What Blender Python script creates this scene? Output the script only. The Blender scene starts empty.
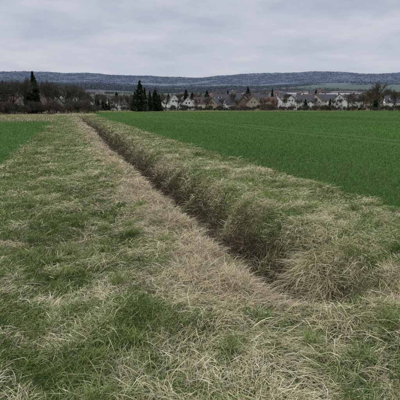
import bpy, math, random
import numpy as np
rng=np.random.default_rng(7); random.seed(7)
scene=bpy.context.scene
R=math.radians

# ---------------------------------------------------------------- noise
def _h(ix,iy,s):
    h=(ix.astype(np.int64)*374761393+iy.astype(np.int64)*668265263+s*974634777)&0xffffffff
    h=((h^(h>>13))*1274126177)&0xffffffff
    h=((h^(h>>16))*2246822519)&0xffffffff
    return ((h^(h>>15))&0xffffff)/float(0xffffff)
def vn(x,y,s=0):
    x=np.asarray(x,float);y=np.asarray(y,float)
    ix=np.floor(x);iy=np.floor(y);fx=x-ix;fy=y-iy
    fx=fx*fx*(3-2*fx);fy=fy*fy*(3-2*fy)
    a=_h(ix,iy,s);b=_h(ix+1,iy,s);c=_h(ix,iy+1,s);d=_h(ix+1,iy+1,s)
    return (a*(1-fx)+b*fx)*(1-fy)+(c*(1-fx)+d*fx)*fy
def fbm(x,y,s=0,o=3):
    t=0;a=.5;n=0
    for i in range(o):
        t=t+a*vn(x*2**i,y*2**i,s+i*17);n+=a;a*=.5
    return t/n
def ss(x,a,b):
    t=np.clip((x-a)/(b-a),0,1);return t*t*(3-2*t)

FL=-1.95; FR=5.2       # field edges
def segd(x,y,x0,y0,x1,y1):
    dx,dy=x1-x0,y1-y0;t=np.clip(((x-x0)*dx+(y-y0)*dy)/(dx*dx+dy*dy),0,1)
    return np.hypot(x-x0-t*dx,y-y0-t*dy)
def ditchc(y): return 2.2+.06*np.sin(y*.55)+.08*np.sin(y*.17+1)
def sidech(x,y): return 1-ss(segd(x,y,2.25,3.55,4.8,2.85)/.55,.15,1)
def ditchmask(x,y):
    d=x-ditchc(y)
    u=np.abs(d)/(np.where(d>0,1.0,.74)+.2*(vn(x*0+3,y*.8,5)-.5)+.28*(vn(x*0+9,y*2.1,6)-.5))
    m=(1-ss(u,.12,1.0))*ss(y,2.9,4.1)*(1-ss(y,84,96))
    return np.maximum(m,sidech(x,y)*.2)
def ter(r,b):
    z=np.interp(r,[0,300,600,900,1300,1800,2300,3200,4500,5500,9000],[0,0,10,25,48,84,96,160,322,310,260])
    rid=1+.08*(fbm(b/10,r*0+2,31,3)-.5)*2+.04*np.sin((b-28)/9)+.03*np.cos((b-4)/4)*(b<12)
    z=z*np.where(r>300,rid,1)
    z=z+np.where(r>300,(fbm(r*np.sin(np.radians(b))/260,r*np.cos(np.radians(b))/260,9,3)-.5)*22*ss(r,300,1500),0)
    z=z+np.where(r>2000,(fbm(r*np.sin(np.radians(b))/700,r*np.cos(np.radians(b))/700,19,3)-.5)*50*ss(r,2000,3200),0)
    return z
def H(x,y):
    x=np.asarray(x,float);y=np.asarray(y,float)
    r=np.hypot(x,y);b=np.degrees(np.arctan2(x,y))
    z=ter(r,b)
    near=1-ss(r,120,260)
    vm=ss(x,FL-.3,FL+.3)*(1-ss(x,FR-.3,FR+.3))*near
    z=z+vm*((fbm(x*1.6,y*1.3,3,3)-.5)*.17)
    z=z+near*(fbm(x*.12,y*.1,8,2)-.5)*.12
    z=z+vm*.05*np.exp(-((x-1.1)/.3)**2)
    z=z-.78*ditchmask(x,y)*near
    return z

# ---------------------------------------------------------------- mesh helpers
def mesh_np(name,V,F,C=None,mat=None,smooth=False):
    me=bpy.data.meshes.new(name)
    V=np.asarray(V,np.float32);F=np.asarray(F,np.int32)
    k=F.shape[1]
    me.vertices.add(len(V));me.vertices.foreach_set('co',V.ravel())
    me.loops.add(F.size);me.loops.foreach_set('vertex_index',F.ravel())
    me.polygons.add(len(F));me.polygons.foreach_set('loop_start',np.arange(0,F.size,k,dtype=np.int32))
    me.polygons.foreach_set('use_smooth',np.full(len(F),smooth))
    me.update(calc_edges=True)
    if C is not None:
        a=me.color_attributes.new('Col','FLOAT_COLOR','POINT')
        c=np.ones((len(V),4),np.float32);c[:,:3]=C
        a.data.foreach_set('color',c.ravel())
    if mat: me.materials.append(mat)
    return me
def add(name,me,loc=(0,0,0),rz=0,sc=1,parent=None):
    o=bpy.data.objects.new(name,me);o.location=loc;o.rotation_euler=(0,0,rz)
    o.scale=(sc,sc,sc) if not isinstance(sc,tuple) else sc
    scene.collection.objects.link(o)
    if parent: o.parent=parent
    return o

# ---------------------------------------------------------------- materials
def attr_mat(name,trans=.25,rough=.7,noise=0,nscale=4,bump=0,spec=.2):
    m=bpy.data.materials.new(name);m.use_nodes=True;n=m.node_tree;n.nodes.clear()
    out=n.nodes.new('ShaderNodeOutputMaterial');p=n.nodes.new('ShaderNodeBsdfPrincipled')
    a=n.nodes.new('ShaderNodeVertexColor');a.layer_name='Col'
    p.inputs['Roughness'].default_value=rough;p.inputs['Specular IOR Level'].default_value=spec
    col=a.outputs[0]
    if noise:
        tc=n.nodes.new('ShaderNodeTexCoord');nz=n.nodes.new('ShaderNodeTexNoise')
        nz.inputs['Scale'].default_value=nscale;nz.inputs['Detail'].default_value=8;nz.inputs['Roughness'].default_value=.7
        n.links.new(tc.outputs['Object'],nz.inputs['Vector'])
        mr=n.nodes.new('ShaderNodeMapRange');mr.inputs[1].default_value=.3;mr.inputs[2].default_value=.7
        mr.inputs[3].default_value=1-noise;mr.inputs[4].default_value=1+noise
        n.links.new(nz.outputs['Fac'],mr.inputs[0])
        mx=n.nodes.new('ShaderNodeVectorMath');mx.operation='SCALE'
        n.links.new(col,mx.inputs[0]);n.links.new(mr.outputs[0],mx.inputs['Scale']);col=mx.outputs[0]
        if bump:
            bp=n.nodes.new('ShaderNodeBump');bp.inputs['Distance'].default_value=bump
            n.links.new(nz.outputs['Fac'],bp.inputs['Height']);n.links.new(bp.outputs[0],p.inputs['Normal'])
    n.links.new(col,p.inputs['Base Color'])
    if trans:
        t=n.nodes.new('ShaderNodeBsdfTranslucent');n.links.new(col,t.inputs['Color'])
        mi=n.nodes.new('ShaderNodeMixShader');mi.inputs[0].default_value=trans
        n.links.new(p.outputs[0],mi.inputs[1]);n.links.new(t.outputs[0],mi.inputs[2]);n.links.new(mi.outputs[0],out.inputs[0])
    else: n.links.new(p.outputs[0],out.inputs[0])
    return m
def plain(name,c,rough=.8,noise=.15,scale=1.5,spec=.3):
    m=bpy.data.materials.new(name);m.use_nodes=True;n=m.node_tree
    p=n.nodes['Principled BSDF'];p.inputs['Roughness'].default_value=rough;p.inputs['Specular IOR Level'].default_value=spec
    tc=n.nodes.new('ShaderNodeTexCoord');nz=n.nodes.new('ShaderNodeTexNoise');nz.inputs['Scale'].default_value=scale;nz.inputs['Detail'].default_value=6
    n.links.new(tc.outputs['Object'],nz.inputs['Vector'])
    r=n.nodes.new('ShaderNodeValToRGB')
    r.color_ramp.elements[0].position=.3;r.color_ramp.elements[1].position=.7
    r.color_ramp.elements[0].color=(*[v*(1-noise) for v in c],1);r.color_ramp.elements[1].color=(*[min(v*(1+noise),1) for v in c],1)
    n.links.new(nz.outputs['Fac'],r.inputs[0]);n.links.new(r.outputs[0],p.inputs['Base Color'])
    return m
M_grass=attr_mat('grass_blades',.22,.65)
M_crop=attr_mat('crop_blades',.2,.6)
M_ground=attr_mat('soil_and_turf',0,.95,.45,5,.03,.05)
M_wood=attr_mat('bark_and_twigs',0,.9)
M_leaf=attr_mat('evergreen_foliage',0,.9,0,4,0,.1)

# ---------------------------------------------------------------- ground sheet
def axis(lo,hi,f0,f1,d0,g,cap):
    a=list(np.arange(f0,f1,d0));x=a[-1];d=d0
    while x<hi: d=min(d*(1+g),cap);x+=d;a.append(x)
    x=a[0];d=d0;b=[]
    while x>lo: d=min(d*(1+g),cap);x-=d;b.append(x)
    return np.array(b[::-1]+a)
gx=axis(-5200,6200,-2.6,6.0,.07,.035,36)
gy=axis(-2500,7600,.0,6,.07,.016,36)
X,Y=np.meshgrid(gx,gy);X=X.ravel();Y=Y.ravel()
Z=H(X,Y)
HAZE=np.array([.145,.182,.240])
def haze(c,r):  # aerial haze painted into surface colours, stronger with distance; no real air volume
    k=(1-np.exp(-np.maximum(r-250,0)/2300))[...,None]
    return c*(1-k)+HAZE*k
def lerp(a,b,t): return a*(1-t[:,None])+b*t[:,None]
def field_end(x,y): return 155+x*.08   # far edge of the right field (y)
def woods(x,y,r):   # wooded parts of the hills
    return np.clip(ss(fbm(x/330,y/200,66,3),.50,.53)*ss(r,1100,1500)+ss(r,2100,2300)*ss(fbm(x/520,y/420,67,3),.42,.45)+ss(r,3900,4100),0,1)
def groundcol(x,y):
    n=len(x);r=np.hypot(x,y);f1=fbm(x*.9,y*.9,41,4);f2=fbm(x*.05,y*.05,44,3)
    c=np.tile(np.array([.17,.15,.075]),(n,1))
    c=lerp(c,np.tile([.09,.12,.04],(n,1)),ss(f1,.35,.6))
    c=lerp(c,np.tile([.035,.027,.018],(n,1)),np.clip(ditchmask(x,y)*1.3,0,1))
    c=lerp(c,np.tile([.16,.12,.08],(n,1)),np.clip(sidech(x,y)*1.3,0,1)*ss(x,2.8,3.1)*.8)
    fr=ss(x,FR-.1,FR+.15);g=np.tile([.06,.125,.027],(n,1))*(.85+.3*f2)[:,None]
    near=(1-ss(r,8,30))[:,None]
    g=g*(1-near*.45)+np.array([.07,.055,.035])*near*.45
    c=lerp(c,g,fr)
    fl=1-ss(x,FL-.15,FL+.1);c=lerp(c,g*1.15,fl)
    mead=np.tile([.17,.18,.065],(n,1))*(.7+.6*f2)[:,None]
    far_r=ss(y-field_end(x,y),0,6);c=lerp(c,mead,far_r*(x>2))
    far_l=ss(y,56,58);rough=lerp(np.tile([.19,.155,.09],(n,1)),np.tile([.09,.11,.045],(n,1)),ss(fbm(x*.15,y*.15,50,3),.35,.6))
    c=lerp(c,rough,far_l*(1-ss(x,FL-.3,FL)))
    c=lerp(c,rough,ss(y,95,100)*(1-ss(x,2,4)))
    wx=x+120*fbm(x/300,y/300,61,2);wy=y+120*fbm(x/300,y/300,62,2)
    q=_h(np.floor((wx*.9+wy*.3)/280),np.floor((wy*.9-wx*.3)/190),71)
    pal=np.array([[.07,.10,.04],[.14,.12,.075],[.10,.12,.05],[.10,.085,.06],[.06,.08,.035],[.07,.10,.04],[.12,.12,.06]])
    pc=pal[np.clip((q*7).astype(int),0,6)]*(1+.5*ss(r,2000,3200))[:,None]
    pc=lerp(pc,np.tile([.03,.036,.026],(n,1)),woods(x,y,r))
    pc=pc*(.75+.5*fbm(x/90,y/90,75,3))[:,None]
    c=lerp(c,pc,ss(r,420,520))
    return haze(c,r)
nx,ny=len(gx),len(gy)
i=np.arange((nx)*(ny)).reshape(ny,nx)
F=np.stack([i[:-1,:-1],i[:-1,1:],i[1:,1:],i[1:,:-1]],-1).reshape(-1,4)
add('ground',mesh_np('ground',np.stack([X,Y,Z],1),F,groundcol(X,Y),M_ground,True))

# ---------------------------------------------------------------- blades
class Blades:
    def __init__(s): s.V=[];s.F=[];s.C=[];s.n=0
    def add(s,x,y,L,az,a0,a1,w,col,nseg,clamp=True,zoff=0,root=.7,twist=.5):
        N=len(x)
        if N==0:return
        z=H(x,y)-.01+zoff
        px,py,pz=x.copy(),y.copy(),z.copy()
        wa=az+np.pi/2+rng.normal(0,twist,N)
        wx,wy=np.cos(wa),np.sin(wa)
        wz=rng.normal(0,.35,N)
        V=np.empty((N,nseg+1,2,3),np.float32);C=np.empty((N,nseg+1,2,3),np.float32)
        prof=np.interp(np.linspace(0,1,nseg+1),[0,.4,.75,1],[.8,1,.7,.12])
        bend=rng.normal(0,.38,N)
        for k in range(nseg+1):
            t=k/nseg
            hw=w*prof[k]*.5
            V[:,k,0]=np.stack([px-wx*hw,py-wy*hw,pz-wz*hw],1)
            V[:,k,1]=np.stack([px+wx*hw,py+wy*hw,pz+wz*hw],1)
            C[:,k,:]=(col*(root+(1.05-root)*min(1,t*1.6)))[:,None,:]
            if k<nseg:
                tm=(k+.5)/nseg;a=a0+(a1-a0)*tm;d=L/nseg;azz=az+bend*tm*2
                px=px+np.cos(azz)*np.sin(a)*d;py=py+np.sin(azz)*np.sin(a)*d;pz=pz+np.cos(a)*d
                if clamp:
                    pz=np.maximum(pz,H(px,py)+.008+.018*rng.random(N))
        s.V.append(V.reshape(-1,3));s.C.append(C.reshape(-1,3))
        b=np.arange(N)[:,None]*(2*(nseg+1))+np.arange(nseg)[None,:]*2+s.n
        s.F.append(np.stack([b,b+1,b+3,b+2],-1).reshape(-1,4));s.n+=V.shape[0]*2*(nseg+1)
    def build(s,name,mat):
        return add(name,mesh_np(name,np.concatenate(s.V),np.concatenate(s.F),np.concatenate(s.C),mat))
def pick(pal,n,jit=.18):
    pal=np.array(pal);c=pal[rng.integers(0,len(pal),n)]
    return c*(1+rng.normal(0,jit,(n,1))).clip(.5,1.6)
STRAW=[[.66,.59,.35],[.56,.49,.28],[.74,.68,.46],[.44,.37,.20],[.60,.55,.34]]
TAN=[[.62,.51,.32],[.52,.42,.25],[.68,.58,.39],[.39,.30,.18],[.60,.53,.33]]
GREEN=[[.20,.27,.065],[.25,.31,.085],[.15,.22,.05],[.31,.34,.12]]
DGREEN=[[.10,.18,.04],[.13,.205,.05],[.08,.14,.033],[.17,.22,.065]]
REED=[[.18,.13,.075],[.11,.085,.05],[.075,.062,.033],[.30,.24,.14],[.11,.11,.045]]

G=Blades()
bands=[.2,1.5,3,4.5,6.5,9,13,19,28,42,65,95,130]
D0=6600
for y0,y1 in zip(bands[:-1],bands[1:]):
    ym=(y0+y1)/2;rm=max(ym,2.2)
    dens=D0*min(1,(3.5/rm))**1.4
    per=9
    xr=FR+.35 if y1<98 else 3.5
    n=int((xr-FL+.2)*(y1-y0)*dens/per)
    tx=rng.uniform(FL-.2,xr,n);ty=rng.uniform(y0,y1,n)
    b=np.degrees(np.arctan2(tx,ty));r=np.hypot(tx,ty)
    k=(b>-26)&(b<58)&(r>1.0);tx,ty=tx[k],ty[k];n=len(tx)
    k=(tx<FR-.05+.35*(vn(tx*0,ty*1.5,90)-.3))&(tx>FL-.05-.3*(vn(tx*0,ty*1.5,91)-.5));tx,ty=tx[k],ty[k];n=len(tx)
    dm=ditchmask(tx,ty);sc_=sidech(tx,ty)*ss(tx,2.7,3.0)
    p=.27+(fbm(tx*1.9,ty*1.4,21,2)-.5)*1.2+(fbm(tx*5.5,ty*4.5,22,3)-.5)*2.0
    p+=.36*ss(tx,.2,1.0)*(1-ss(tx,1.7,2.2))+.12*ss(tx,2.8,3.4)*(1-ss(ty,20,50))
    p+=.16*(1-ss(ty,2.2,4.0))*ss(tx,.3,1.1)+.35*sc_
    p-=.12*ss(tx,4.6,5.2)
    p-=.24*np.exp(-((tx+1.35)/.35)**2)+.13*np.exp(-((tx+.1)/.25)**2)
    tan=ss(tx+1.1*(fbm(tx*1.4,ty*.9,23,3)-.5),.7,1.2)*(1-ss(tx,1.75,2.0))*ss(ty,2.4,3.8)*(.45+.7*fbm(tx*2,ty*1.2,24,2))
    p=np.clip(p+tan*.8,.04,.93)
    isS=rng.random(n)<p
    isT=isS&(rng.random(n)<np.maximum(tan,sc_))
    isR=rng.random(n)<np.clip(dm*1.7-.25,0,.93)
    flow=np.pi*5*fbm(tx*.8,ty*.6,25,3)+.9
    flow=np.where(ty<4.5,flow*.6+1.8,flow)
    tl=rng.uniform(.6,1.35,n);ta=flow+rng.normal(0,.8,n);sz=.5+.9*fbm(tx*2.2,ty*2.2,27,2)
    sh=rng.uniform(.70,1.25,n)
    rep=lambda a:np.repeat(a,per)
    N=n*per
    sp=.038*max(1,rm/5)
    bx=rep(tx)+rng.normal(0,sp,N);by=rep(ty)+rng.normal(0,sp,N)
    S,T,Rr=rep(isS),rep(isT),rep(isR)
    az=rep(ta)+rng.normal(0,.55,N)
    L=np.where(S,rng.uniform(.07,.21,N),rng.uniform(.04,.12,N))*rep(tl*sz)
    L=np.where(T,rng.uniform(.09,.25,N)*rep(tl),L)
    L=np.where(Rr,rng.uniform(.08,.27,N)*rep(tl),L)
    a0=np.where(S,rng.uniform(.8,1.48,N),rng.uniform(.05,1.0,N))
    a1=np.where(S,rng.uniform(1.4,2.0,N),rng.uniform(.7,1.8,N))
    a0=np.where(T,rng.uniform(.5,1.35,N),a0);a1=np.where(T,rng.uniform(1.2,2.1,N),a1)
    a0=np.where(Rr,rng.uniform(.1,1.3,N),a0);a1=np.where(Rr,rng.uniform(.7,2.2,N),a1)
    az=np.where(S|Rr,az,rng.uniform(0,6.28,N)*.5+az*.5)
    loose=rng.random(N)<.2;az=np.where(loose,rng.uniform(0,6.28,N),az)
    wid=np.where(S,rng.uniform(.0022,.006,N),rng.uniform(.0028,.0055,N))*max(1,rm/3.2)**.88
    gsel=rep(rng.random(n)<.35+.8*(fbm(tx*1.2,ty*1.2,28,2)-.5))
    gc=np.where(gsel[:,None],pick(DGREEN,N),pick(GREEN,N))
    c=np.where(S[:,None],pick(STRAW,N),gc)
    c=np.where(T[:,None],pick(TAN,N),c);c=np.where(Rr[:,None],pick(REED,N,.3),c)
    c=c*rep(sh)[:,None]*(.75+.5*fbm(bx*.5,by*.35,29,3))[:,None]
    keep=~Rr|(rng.random(N)<.55)
    f=lambda a:a[keep]
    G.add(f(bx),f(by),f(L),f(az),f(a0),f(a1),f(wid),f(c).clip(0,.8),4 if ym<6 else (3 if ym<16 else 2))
def tussock(cx,cy,n,L,spread,pal,az0,azs,w=.0045,a1=2.3,up=1.0):
    x=cx+rng.normal(0,spread,n);y=cy+rng.normal(0,spread,n)
    az=az0+rng.normal(0,azs,n)
    G.add(x,y,rng.uniform(.5,1.25,n)*L,az,rng.uniform(.05,up,n),rng.uniform(a1-.7,a1+.3,n),rng.uniform(.7,1.3,n)*w,pick(pal,n,.25),5,zoff=.02)
for a in [(2.9,4.7,750,.42,.10,STRAW,3.6,.8),(2.8,4.2,550,.38,.09,STRAW,3.9,.8),(3.05,5.3,300,.26,.1,STRAW,3.3,.9),(3.6,4.4,250,.22,.12,STRAW+GREEN,4.6,1.5),
          (1.5,4.6,250,.26,.1,TAN,5.4,1.5),(1.45,5.8,250,.26,.1,TAN,5.8,1.4),(1.45,3.6,300,.26,.12,TAN+STRAW,5.2,1.4),(1.05,2.9,300,.23,.12,STRAW,4.9,1.2),(2.0,2.75,300,.24,.12,STRAW,3.7,1.5),(1.6,2.2,250,.22,.1,STRAW+GREEN,3.4,1.4),
          (.45,2.2,220,.2,.09,STRAW,2.8,1.2),(3.2,6.6,300,.26,.12,STRAW,3.4,1.1),(1.45,7.4,300,.28,.12,TAN,6,1.4),(2.6,2.3,250,.23,.1,STRAW,2.9,1.2),(.1,3.1,200,.18,.1,STRAW+GREEN,4,1.6),(3.9,3.5,220,.22,.1,STRAW,4,1.6),(3.4,2.5,220,.22,.1,STRAW,3,1.6)]:
    tussock(*a)
for k in range(300):
    yy=4.5+rng.random()**2*70; s=max(1,yy/9);q=rng.random()
    xx=3.1+rng.normal(0,.3) if q<.35 else (1.4+rng.normal(0,.14) if q<.65 else (rng.uniform(3.6,5) if q<.83 else rng.uniform(-1.6,1)))
    tussock(xx,yy,int(rng.uniform(80,240)/s),rng.uniform(.12,.28),.08*s**.4,TAN if 1<xx<2 else (STRAW if rng.random()<.6 else STRAW+GREEN),rng.uniform(0,6.28),1.5,.0045*s)
for k in range(130):
    yy=1.6+rng.random()**1.7*22; s=max(1,yy/8);xx=rng.uniform(-1.8,1.1) if rng.random()<.7 else rng.uniform(3.0,5.1)
    if yy<3.2: xx=rng.uniform(-.6,3.2)
    tussock(xx,yy,int(rng.uniform(60,170)/s),rng.uniform(.09,.18),.05*s**.4,DGREEN if rng.random()<.5 else GREEN,rng.uniform(0,6.28),1.8,.0042*s,1.4,.7)
n=1000;y=4+rng.random(n)**1.6*45;x=ditchc(y)+rng.normal(.12,.34,n)
G.add(x,y,rng.uniform(.25,.65,n),rng.uniform(0,6.28,n),rng.uniform(0,.3,n),rng.uniform(.1,.8,n),.004*np.maximum(1,y/8),pick([[.10,.06,.04],[.16,.10,.06],[.07,.05,.035]],n),4)
G.build('verge_grass',M_grass)

# crop
Cb=Blades()
CROP=[[.080,.190,.028],[.10,.225,.036],[.062,.16,.024],[.125,.245,.046]]
def crop(xf,yf,lo,hi):
    ed=[5,7,9.5,13,18,25,35,50,75,110,165,240]
    for r0,r1 in zip(ed[:-1],ed[1:]):
        rm=(r0+r1)/2;dens=2600*(7/rm)**1.85
        a0,a1=R(lo),R(hi);n=int((a1-a0)/2*(r1*r1-r0*r0)*dens)
        rr=np.sqrt(rng.uniform(r0*r0,r1*r1,n));an=rng.uniform(a0,a1,n)
        x=rr*np.sin(an);y=rr*np.cos(an)
        sp=.13
        if rm<40: x=(np.round(x/sp)*sp)+rng.normal(0,.022,n)
        k=xf(x,y)&yf(x,y)
        tr=np.minimum(np.abs(np.abs(x-15.5)-.9),np.abs(np.abs(x-36)-.9))
        on=tr<.42
        k&=(~on)|(rng.random(n)<.42)
        k&=rng.random(n)<.5+.75*fbm(x*.5,y*.2,81,3)
        x,y,on=x[k],y[k],on[k];n=len(x)
        s=max(1,rm/7)
        c=pick(CROP,n,.12)*(.62+.74*fbm(x*.07,y*.025,83,4))[:,None]
        yel=(ss(fbm(x*.03,y*.012,87,3),.4,.7)*.3+.22*ss(np.hypot(x,y),50,150))[:,None];c=c*(1-yel)+np.array([.16,.21,.055])*yel
        c=np.where(on[:,None],np.array([.17,.15,.08]),c)
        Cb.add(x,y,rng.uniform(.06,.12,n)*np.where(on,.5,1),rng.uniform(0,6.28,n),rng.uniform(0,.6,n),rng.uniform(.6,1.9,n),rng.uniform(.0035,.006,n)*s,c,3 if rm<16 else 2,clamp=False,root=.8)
crop(lambda x,y:x>FR+.02+.2*(vn(x*0,y*1.5,90)-.3),lambda x,y:y<field_end(x,y),0,57)
crop(lambda x,y:x<FL-.02-.25*(vn(x*0,y*1.5,91)-.5),lambda x,y:y<56,-30,0)
Cb.build('crop_field',M_crop)

Fg=Blades()
def rough(n,xs,ys,pal,Lr,w,cond=None):
    x=rng.uniform(*xs,n);y=rng.uniform(*ys,n)
    if cond is not None: k=cond(x,y);x,y=x[k],y[k];n=len(x)
    Fg.add(x,y,rng.uniform(*Lr,n),rng.uniform(0,6.28,n),rng.uniform(0,.6,n),rng.uniform(.8,1.8,n),np.full(n,w),pick(pal,n),2,clamp=False)
rough(20000,(-40,FL),(56,125),STRAW+GREEN+GREEN+TAN,(.12,.35),.05)
rough(6000,(-3,6),(92,130),STRAW+GREEN+TAN,(.2,.5),.06)
rough(24000,(2,260),(155,260),[[.20,.24,.08],[.26,.25,.11],[.15,.19,.05]],(.12,.3),.14,lambda x,y:y>field_end(x,y))
Fg.build('rough_grass',M_grass)

# ---------------------------------------------------------------- trees
def frame(d):
    d=d/np.linalg.norm(d);u=np.cross(d,[0,0,1.0])
    if np.linalg.norm(u)<.05:u=np.cross(d,[1.0,0,0])
    u/=np.linalg.norm(u);return d,u,np.cross(d,u)
class TM:
    def __init__(s):s.V=[];s.F=[];s.C=[]
    def tube(s,p,q,r0,r1,c,k=4):
        d,u,v=frame(q-p);b=len(s.V)
        for P,r in((p,r0),(q,r1)):
            for j in range(k):
                a=2*math.pi*j/k;s.V.append(P+r*(u*math.cos(a)+v*math.sin(a)));s.C.append(c)
        for j in range(k):s.F.append((b+j,b+(j+1)%k,b+k+(j+1)%k,b+k+j))
    def quad(s,p,q,w,c,nrm=None):
        d,u,v=frame(q-p);a=random.random()*6.28;u=u*math.cos(a)+v*math.sin(a);b=len(s.V)
        s.V+= [p-u*w*.5,p+u*w*.5,q+u*w*.25,q-u*w*.25];s.C+=[c]*4;s.F.append((b,b+1,b+2,b+3))
def rv(s=1):return np.array([random.gauss(0,s) for _ in range(3)])
def bare_tree_mesh(name,h,spread,cb,ct,seed,levels=4,trunks=1):
    random.seed(seed);t=TM()
    def grow(p,d,L,r,lev):
        c=np.array(cb)*random.uniform(.8,1.2) if lev>1 else np.array(ct)*random.uniform(.7,1.3)
        nseg=3 if lev>=levels-1 else 2
        q=p
        for k in range(nseg):
            d=d+rv(.10)+np.array([0,0,.05]);d/=np.linalg.norm(d)
            q2=q+d*L/nseg;t.tube(q,q2,r*(1-.3*k/nseg),r*(1-.3*(k+1)/nseg),c,5 if lev>=levels-1 else 3)
            if lev<=levels-1:
                for _ in range(2 if lev>0 else 4):
                    e=d+rv(.55);e/=np.linalg.norm(e)
                    if lev==0: t.quad(q2,q2+e*L*random.uniform(.4,.9),.028,np.array(ct)*random.uniform(.7,1.3))
                    elif lev<=2:
                        grow(q2,e,L*.62,r*.45,max(0,lev-2))
            q=q2
        if lev>0:
            for _ in range(3 if lev<levels else 4):
                e=d+rv(.42*spread);e[2]+=.12;e/=np.linalg.norm(e)
                grow(q,e,L*random.uniform(.62,.85),r*.62,lev-1)
        else:
            for _ in range(3):
                e=d+rv(.4);t.quad(q,q+e*L*.6,.025,np.array(ct)*random.uniform(.7,1.3))
    for k in range(trunks):
        off=rv(.4)*(trunks>1);off[2]=0
        d=np.array([0,0,1.])+rv(.05+.25*(trunks>1));grow(off*1.0,d,h*.27,h*.022/trunks**.4,levels)
    V=np.array(t.V);V*=h/V[:,2].max()
    return mesh_np(name,V,t.F,np.array(t.C),M_wood)
def conifer_mesh(name,h,w,seed,dens=1,c0=(.026,.045,.02)):
    random.seed(seed);t=TM()
    t.tube(np.array([0,0,0.]),np.array([0,0,h*.97]),h*.018,.03,np.array([.07,.05,.035]),6)
    nl=int(34*dens);
    for i in range(nl):
        f=.07+.93*i/nl;z=h*f;L=w*(1-f)**.8*random.uniform(.7,1.2)+.15
        for j in range(11):
            a=random.random()*6.28;l=L*random.uniform(.5,1.25)
            d=np.array([math.cos(a),math.sin(a),random.uniform(-.25,.15)]);p=np.array([0,0,z+random.uniform(-.2,.2)])
            sh=random.uniform(.6,1.5)
            for k in range(6):
                s0=k/6;P=p+d*l*s0;P[2]-=.15*l*s0*s0
                for m in range(2):
                    e=d+rv(.55);e[2]-=.25;e/=np.linalg.norm(e)
                    t.quad(P,P+e*l*.30+e*.12,.20+.12*l,np.array(c0)*sh*random.uniform(.7,1.3))
    for k in range(6):
        t.quad(np.array([0,0,h*.93]),np.array([0,0,h])+rv(.05),.12,np.array(c0))
    return mesh_np(name,np.array(t.V),t.F,np.array(t.C),M_leaf)
TB=(.06,.055,.045)
bare=[bare_tree_mesh('bare_tree_a',10,1.0,TB,(.095,.084,.062),1),
      bare_tree_mesh('bare_tree_b',10,1.25,TB,(.085,.078,.06),2),
      bare_tree_mesh('bare_tree_c',10,.75,TB,(.10,.092,.062),3),
      bare_tree_mesh('bare_tree_d',10,1.1,(.08,.065,.05),(.11,.09,.065),4)]
bush=[bare_tree_mesh('shrub_a',4,1.3,(.09,.07,.05),(.12,.10,.07),11,3,5),
      bare_tree_mesh('shrub_b',4,1.4,(.09,.08,.05),(.11,.10,.06),12,3,6)]
con=[conifer_mesh('conifer_a',12,2.6,5),conifer_mesh('conifer_b',12,2.0,6),conifer_mesh('conifer_c',12,3.2,8,1,(.03,.05,.022))]
def at(b,r):
    x=r*math.sin(R(b));y=r*math.cos(R(b));return x,y,float(H(np.array([x]),np.array([y]))[0])-.05
def tree(kind,b,r,h):
    m,base,nm={'b':(bare,10,'bare_tree'),'s':(bush,4,'shrub'),'c':(con,12,'conifer_tree')}[kind]
    me=random.choice(m);s=h/base;w=s*random.uniform(.9,1.2)
    add(nm,me,at(b,r),random.random()*6.28,(w,w,s))
random.seed(21)
for b,r,h in [(-12,120,9),(-10.4,128,10),(-9,122,9),(-8,125,10.5),(-7.4,131,9.5),(-6.9,118,9),(-6.2,130,9.5),(-5.2,126,10),(-4.7,120,9.5),(-4.2,134,9.5),(-3.2,128,9.6),(-2.3,125,9.5),(-1.9,136,9.5),(-1.4,132,9),(-.6,124,8.5),(.3,130,8.6),(1.2,140,8.5),(2.1,150,7.5),(-14,125,9),(-16,130,9),(-.1,140,9),(1.8,160,9)]:
    tree('b',b,r,h)
for k in range(44): tree('s',-16+k*.45+random.uniform(-.2,.2),random.uniform(108,124),random.uniform(2.0,4.2))
for b,r,h in [(-3.9,122,10.8),(-4.6,128,8.6),(-7.3,135,9),(8.95,175,12.2),(9.55,180,9.6),(8.3,186,8.2),(10.9,190,9.4),(11.4,196,7.6),(10.2,186,8.6),(14.9,350,14),(15.7,360,12),(22.9,520,18),(26,440,15),(4.4,240,8),(5.0,236,6.5),(33.2,280,7),(-9.6,140,11),(28.2,330,10),(30.2,290,7),(17.6,420,14),(12.6,320,11),(20.3,440,14),(31.4,420,14),(38.5,300,11),(6.0,320,12),(3.5,260,9),(7.9,290,10)]:
    tree('c',b,r,h)
for b,r,h in [(39,215,14),(38,225,12),(40.4,220,11),(42,230,12),(44,225,12),(37,240,9.5),(47,230,12),(35.8,240,8),(7.2,190,7.5),(6,200,8),(12.2,195,6.8),(13.8,205,6.5),(16.4,240,7),(18,250,7),(29.2,250,7),(31.2,260,8),(33.5,255,7),(3.2,190,8),(34.5,262,8),(4.6,210,8),(9.6,230,9),(5.4,185,6.5),(8.0,200,7.5),(11.4,220,8),(19.8,255,7.5),(21.6,250,7),(24.8,258,8),(26.3,250,7),(27.5,255,8),(6.6,215,8),(7.6,225,8.5)]:
    tree('b',b,r,h)
for k in range(135): tree('b',random.uniform(3,46),random.uniform(278,600),random.uniform(7,13))
for k in range(95): tree('s',2+k*.47+random.uniform(-.4,.4),random.uniform(205,262),random.uniform(1.4,3.8))

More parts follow.
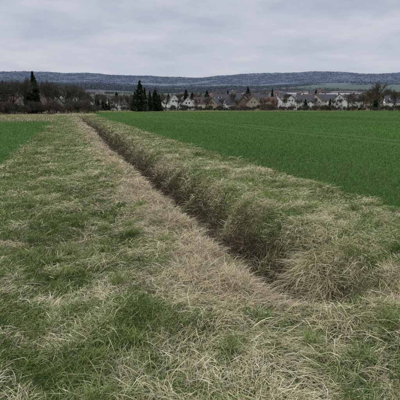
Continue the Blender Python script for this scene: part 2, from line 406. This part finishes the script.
def clouds(name,pos,rad,ht,n,pal,q,mat,hz=True,gain=1.0,lift=.42,jit=.3):
    N=len(pos);P=np.repeat(pos,n,0);d=rng.normal(0,1,(N*n,3));d/=np.linalg.norm(d,axis=1)[:,None]
    rr=rng.random(N*n)**.45
    P=P+d*rr[:,None]*np.stack([np.repeat(rad,n)]*2+[np.repeat(ht,n)*.5],1);P[:,2]+=np.repeat(ht,n)*lift
    u=rng.normal(0,1,P.shape);u/=np.linalg.norm(u,axis=1)[:,None];v=np.cross(u,rng.normal(0,1,P.shape));v/=np.linalg.norm(v,axis=1)[:,None]
    s=np.repeat(q,n)[:,None]*rng.uniform(.5,1.3,(N*n,1))
    V=np.stack([P-u*s-v*s*.5,P+u*s-v*s*.5,P+u*s*.6+v*s*.5,P-u*s*.6+v*s*.5],1).reshape(-1,3)
    c=np.repeat(np.array(pal)[rng.integers(0,len(pal),N)],n,0)*rng.uniform(1-jit,1+jit,(N*n,1))
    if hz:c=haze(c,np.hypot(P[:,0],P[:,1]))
    F=np.arange(N*n*4).reshape(-1,4)
    add(name,mesh_np(name,V,F,np.repeat(c*gain,4,0),mat))
def polar(n,b0,b1,r0,r1,pw=1):
    b=rng.uniform(b0,b1,n);r=r0+(r1-r0)*rng.random(n)**pw
    x=r*np.sin(np.radians(b));y=r*np.cos(np.radians(b));return np.stack([x,y,H(x,y)],1)
def hedge(b0,b1,r0,r1,h,n):
    t=np.linspace(0,1,n);b=b0+(b1-b0)*t;r=r0+(r1-r0)*t
    x=r*np.sin(np.radians(b));y=r*np.cos(np.radians(b))
    clouds('hedge',np.stack([x,y,H(x,y)],1),np.full(n,.9)*rng.uniform(.7,1.2,n),np.full(n,h)*rng.uniform(.6,1.25,n),130,[(.03,.055,.022),(.04,.06,.028),(.05,.05,.03)],np.full(n,.14),M_leaf,False)
hedge(29.5,37,232,228,3.2,46);hedge(38,47,222,225,2.8,36);hedge(11.5,15,225,226,2.0,16);hedge(16,18.6,240,238,2.2,16);hedge(19,23.5,226,230,2.0,22);hedge(24.5,28.6,240,238,2.6,20)
BR=[(.085,.07,.055),(.09,.075,.055),(.07,.065,.055),(.03,.05,.025),(.06,.06,.04)]
P=polar(1000,-20,55,275,950,1.2);n=len(P);sc=rng.uniform(.5,1.15,n)
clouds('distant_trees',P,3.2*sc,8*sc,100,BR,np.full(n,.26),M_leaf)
P=polar(5000,-25,60,850,1500);n=len(P);k=fbm(P[:,0]/150,P[:,1]/110,101,3)>.53;P=P[k];n=len(P);sc=rng.uniform(.6,1.1,n)
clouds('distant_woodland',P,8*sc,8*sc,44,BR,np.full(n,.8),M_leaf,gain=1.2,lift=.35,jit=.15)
P=polar(10000,-25,60,1350,1900);k=woods(P[:,0],P[:,1],np.hypot(P[:,0],P[:,1]))>.6;P=P[k];n=len(P);sc=rng.uniform(.8,1.1,n)
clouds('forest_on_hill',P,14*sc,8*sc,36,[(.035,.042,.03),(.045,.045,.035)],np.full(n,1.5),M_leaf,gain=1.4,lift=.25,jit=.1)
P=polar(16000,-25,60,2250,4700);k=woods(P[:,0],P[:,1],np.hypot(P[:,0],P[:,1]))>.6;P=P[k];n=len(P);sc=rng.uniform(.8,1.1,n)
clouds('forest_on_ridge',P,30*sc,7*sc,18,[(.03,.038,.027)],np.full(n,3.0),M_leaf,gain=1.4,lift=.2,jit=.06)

# ---------------------------------------------------------------- houses
W={'white':plain('white_render',(.80,.80,.77),noise=.06),'cream':plain('cream_render',(.64,.60,.50)),'brick':plain('brick_wall',(.19,.11,.085)),'grey':plain('grey_render',(.42,.42,.42)),'tan':plain('tan_render',(.42,.35,.26))}
Rf={'red':plain('red_tiles',(.13,.078,.062),.8,.3,3),'brown':plain('brown_tiles',(.085,.063,.054),.8,.3,3),'dark':plain('slate_tiles',(.06,.06,.067),.6,.3,3),'rust':plain('orange_tiles',(.16,.09,.065),.8,.25,3),'grey':plain('grey_sheet',(.30,.31,.33),.6,.1,1)}
M_glass=plain('window_glass',(.035,.04,.05),.12,.2,1,.5);M_frame=plain('white_frame',(.75,.75,.75),.5,.05);M_door=plain('wooden_door',(.10,.055,.03),.6,.2);M_chim=plain('chimney_brick',(.18,.1,.08))
def boxes(name,L,mat,parent):
    V=[];F=[]
    for (x0,y0,z0,x1,y1,z1) in L:
        b=len(V);V+=[(x0,y0,z0),(x1,y0,z0),(x1,y1,z0),(x0,y1,z0),(x0,y0,z1),(x1,y0,z1),(x1,y1,z1),(x0,y1,z1)]
        F+=[(b,b+3,b+2,b+1),(b+4,b+5,b+6,b+7),(b,b+1,b+5,b+4),(b+1,b+2,b+6,b+5),(b+2,b+3,b+7,b+6),(b+3,b,b+4,b+7)]
    return add(name,mesh_np(name,V,F,None,mat),parent=parent)
def house(nm,b,r,w,d,wh,rh,rot,wall,roof,skirt=.0):
    e=bpy.data.objects.new(nm,None);x,y,z=at(b,r);e.location=(x,y,z+skirt);e.rotation_euler=(0,0,R(-b+rot));e.empty_display_size=2
    scene.collection.objects.link(e)
    me=bpy.data.meshes.new('walls');a,c=w/2,d/2
    V=[(-a,-c,-1.5),(a,-c,-1.5),(a,c,-1.5),(-a,c,-1.5),(-a,-c,wh),(a,-c,wh),(a,c,wh),(-a,c,wh),(-a,0,wh+rh),(a,0,wh+rh)]
    me.from_pydata(V,[],[(0,1,5,4),(2,3,7,6),(1,2,6,9,5),(3,0,4,8,7),(0,3,2,1)]);me.materials.append(W[wall]);add('walls',me,parent=e)
    o=.45;sl=rh/c;t=.18;zb=wh-o*sl;V=[];F=[]
    for s in(-1,1):
        k=len(V);V+=[(-a-o,s*(c+o),zb+.03),(a+o,s*(c+o),zb+.03),(a+o,0,wh+rh+.03),(-a-o,0,wh+rh+.03),(-a-o,s*(c+o),zb+t),(a+o,s*(c+o),zb+t),(a+o,0,wh+rh+t),(-a-o,0,wh+rh+t)]
        F+=[(k+4,k+5,k+6,k+7),(k,k+1,k+2,k+3),(k,k+1,k+5,k+4),(k+1,k+2,k+6,k+5),(k+3,k,k+4,k+7)]
    me=bpy.data.meshes.new('roof');me.from_pydata(V,[],F);me.materials.append(Rf[roof]);add('roof',me,parent=e)
    fr=[];gl=[]
    def win(side,u,z0,ww=1.15,hh=1.25):
        f=.09
        for lst,g,p in((fr,0,.03),(gl,f,.045)):
            if side in'FB':
                s=-1 if side=='F' else 1;y0,y1=sorted((s*c-s*.05,s*(c+p)));lst.append((u-ww/2+g,y0,z0+g,u+ww/2-g,y1,z0+hh-g))
            else:
                s=-1 if side=='L' else 1;x0,x1=sorted((s*a-s*.05,s*(a+p)));lst.append((x0,u-ww/2+g,z0+g,x1,u+ww/2-g,z0+hh-g))
    fl=max(1,int(wh/2.6))
    for k in range(fl):
        z0=.95+2.75*k
        for s in'FB':
            m=max(2,int(w/2.8))
            for j in range(m):
                if k==0 and s=='F' and j==m//2: continue
                win(s,-a+w*(j+.5)/m,z0)
        for s in'LR':
            m=2 if d<9 else 3
            for j in range(m):win(s,-c+d*(j+.5)/m,z0)
    if rh>2.5:
        for s in'LR':
            win(s,-.9,wh+.35,1.0,1.15);win(s,.9,wh+.35,1.0,1.15)
            if rh>4.2: win(s,0,wh+2.3,.7,.8)
    boxes('window_frames',fr,M_frame,e);boxes('window_glass',gl,M_glass,e)
    m=max(2,int(w/2.8));dx=-a+w*(m//2+.5)/m
    boxes('door',[(dx-.5,-c-.05,0,dx+.5,-c+.05,2.1)],M_door,e)
    cx=a*random.uniform(-.5,.5);boxes('chimney',[(cx-.35,.5,wh+rh-1.4,cx+.35,1.2,wh+rh+.9),(cx-.42,.43,wh+rh+.9,cx+.42,1.27,wh+rh+1.02)],M_chim,e)
    if random.random()<.45 and rh>3:   # dormer
        sx=-a*.4;zz=wh+rh*.3;yb=-c*.72
        boxes('dormer',[(sx-1.2,yb-.1,zz-.2,sx+1.2,-.5,zz+1.5)],W[wall],e);boxes('dormer_roof',[(sx-1.4,yb-.35,zz+1.5,sx+1.4,-.4,zz+1.66)],Rf[roof],e)
        boxes('dormer_window',[(sx-.8,yb-.13,zz+.2,sx+.8,yb-.05,zz+1.25)],M_glass,e)
    return e
random.seed(5)
HS=[('house',3.8,285,10,9,3,4.2,20,'white','dark'),('house',5.4,270,9,9,3.2,4.4,80,'white','dark'),('house',6.6,300,10,8.5,4,4,15,'grey','dark'),
('house',12.3,300,9,9,3.6,4.2,85,'white','brown'),('house',13.3,268,9,8.5,4.4,4.8,95,'white','dark'),('house',15.2,275,9,9,3.4,4.4,85,'white','dark'),
('house',17.0,310,12,9,4,4.2,10,'cream','brown'),('house',18.6,295,9,9,3.2,4.4,70,'tan','dark'),('house',19.6,340,12,9,5.6,4.4,10,'white','dark'),('house',20.8,300,10,9,3.6,4.2,20,'white','dark'),
('brick_house',22.5,288,9.5,9,3.6,4.6,80,'brick','brown'),('house',23.7,280,10,9.5,3.8,5.0,85,'tan','brown'),('house',24.4,330,12,9,5.5,4.4,5,'white','dark'),('brick_house',25.6,295,9.5,9,4,4.4,15,'brick','red'),
('house',26.9,310,10,9,5.0,4.4,70,'white','red'),('house',28.5,295,10,9,5.0,4.2,82,'white','brown'),('house',30.1,320,12,9,5.2,4.2,12,'white','dark'),
('house',31.6,330,11,9,5.4,4.2,75,'cream','brown'),('house',32.8,340,12,9,5.4,4.2,10,'white','dark'),('house',34.3,275,9,9,4.8,4.6,88,'white','dark'),('house',36,330,12,9,5,4,10,'white','dark'),('house',38,330,12,9,4,4.2,20,'tan','brown'),('house',40.5,320,12,9,4.4,4.2,12,'white','dark'),('house',43,310,12,9,4.4,4.4,70,'white','brown'),('house',46,315,12,9,4.4,4.4,10,'cream','red'),('house',1.2,310,12,9,4.4,4.4,10,'white','dark'),('house',-3,300,12,9,4.4,4.4,10,'white','brown'),('house',-7,310,12,9,4.4,4.4,30,'white','red')]
for h in HS: house(*h)
for k in range(105):
    b=random.uniform(-6,48) if k%3 else random.uniform(14,38);r=random.uniform(360,900)
    wl=random.choice(['white','white','white','white','cream','grey','tan','brick'])
    house('brick_house' if wl=='brick' else 'house',b,r,random.uniform(9,14),random.uniform(8,9.5),random.choice([3.2,3.4,5.5]),random.uniform(3.4,4.6),random.choice([0,10,20,70,80,90]),wl,random.choice(['brown','dark','dark','brown','red','dark','dark']),.3)
for b,r,w in[(32,560,46),(29,640,38),(35,600,34)]: house('warehouse',b,r,w,18,6.5,2.2,5,'white','grey',.5)

# ---------------------------------------------------------------- sky, sun, camera
w=bpy.data.worlds.new('World');scene.world=w;w.use_nodes=True;n=w.node_tree;n.nodes.clear()
out=n.nodes.new('ShaderNodeOutputWorld')
sky=n.nodes.new('ShaderNodeTexSky');sky.sky_type='NISHITA';sky.sun_disc=False;sky.sun_elevation=R(38);sky.sun_rotation=R(-60);sky.air_density=1.2;sky.dust_density=3
b1=n.nodes.new('ShaderNodeBackground');b1.inputs[1].default_value=.09;n.links.new(sky.outputs[0],b1.inputs[0])
tc=n.nodes.new('ShaderNodeTexCoord');sep=n.nodes.new('ShaderNodeSeparateXYZ');n.links.new(tc.outputs['Generated'],sep.inputs[0])
def mth(op,a,b):
    m=n.nodes.new('ShaderNodeMath');m.operation=op
    for i_,v in enumerate((a,b)):
        if isinstance(v,(int,float)):m.inputs[i_].default_value=v
        else:n.links.new(v,m.inputs[i_])
    return m.outputs[0]
def mrange(v,a,b,c,d):
    m=n.nodes.new('ShaderNodeMapRange');m.interpolation_type='SMOOTHSTEP'
    for k_,q in enumerate((a,b,c,d)):m.inputs[k_+1].default_value=q
    n.links.new(v,m.inputs[0]);return m.outputs[0]
zz=mth('ADD',mth('MAXIMUM',sep.outputs[2],0),.13)
cx=n.nodes.new('ShaderNodeCombineXYZ');n.links.new(mth('DIVIDE',sep.outputs[0],zz),cx.inputs[0]);n.links.new(mth('DIVIDE',sep.outputs[1],zz),cx.inputs[1])
nz=n.nodes.new('ShaderNodeTexNoise');nz.inputs['Scale'].default_value=1.6;nz.inputs['Detail'].default_value=7;nz.inputs['Roughness'].default_value=.56;nz.inputs['Distortion'].default_value=.1
n.links.new(cx.outputs[0],nz.inputs['Vector'])
cr=n.nodes.new('ShaderNodeValToRGB');cr.color_ramp.elements[0].position=.34;cr.color_ramp.elements[0].color=(.44,.475,.59,1);cr.color_ramp.elements[1].position=.66;cr.color_ramp.elements[1].color=(.64,.66,.74,1)
n.links.new(nz.outputs['Fac'],cr.inputs[0])
mx=n.nodes.new('ShaderNodeMix');mx.data_type='RGBA';n.links.new(mrange(sep.outputs[2],.05,.2,.6,0),mx.inputs[0]);n.links.new(cr.outputs[0],mx.inputs[6]);mx.inputs[7].default_value=(.60,.645,.73,1)
b2=n.nodes.new('ShaderNodeBackground');n.links.new(mrange(sep.outputs[2],.3,.95,.98,2.4),b2.inputs[1]);n.links.new(mx.outputs[2],b2.inputs[0])
ms=n.nodes.new('ShaderNodeMixShader');ms.inputs[0].default_value=.9;n.links.new(b1.outputs[0],ms.inputs[1]);n.links.new(b2.outputs[0],ms.inputs[2]);n.links.new(ms.outputs[0],out.inputs[0])
s=bpy.data.lights.new('sun','SUN');s.energy=1.4;s.angle=R(25);s.color=(1,.95,.87)
so=bpy.data.objects.new('sun',s);so.rotation_euler=(R(52),0,R(60+180));scene.collection.objects.link(so)
cam=bpy.data.cameras.new('camera');cam.lens=38.6;cam.sensor_width=36;cam.clip_end=20000;cam.clip_start=.05
co=bpy.data.objects.new('camera',cam);co.location=(0,0,1.70);co.rotation_euler=(R(90-12.2),0,R(-16.7));scene.collection.objects.link(co);scene.camera=co
scene.view_settings.view_transform='Standard';scene.view_settings.look='None';scene.view_settings.exposure=0
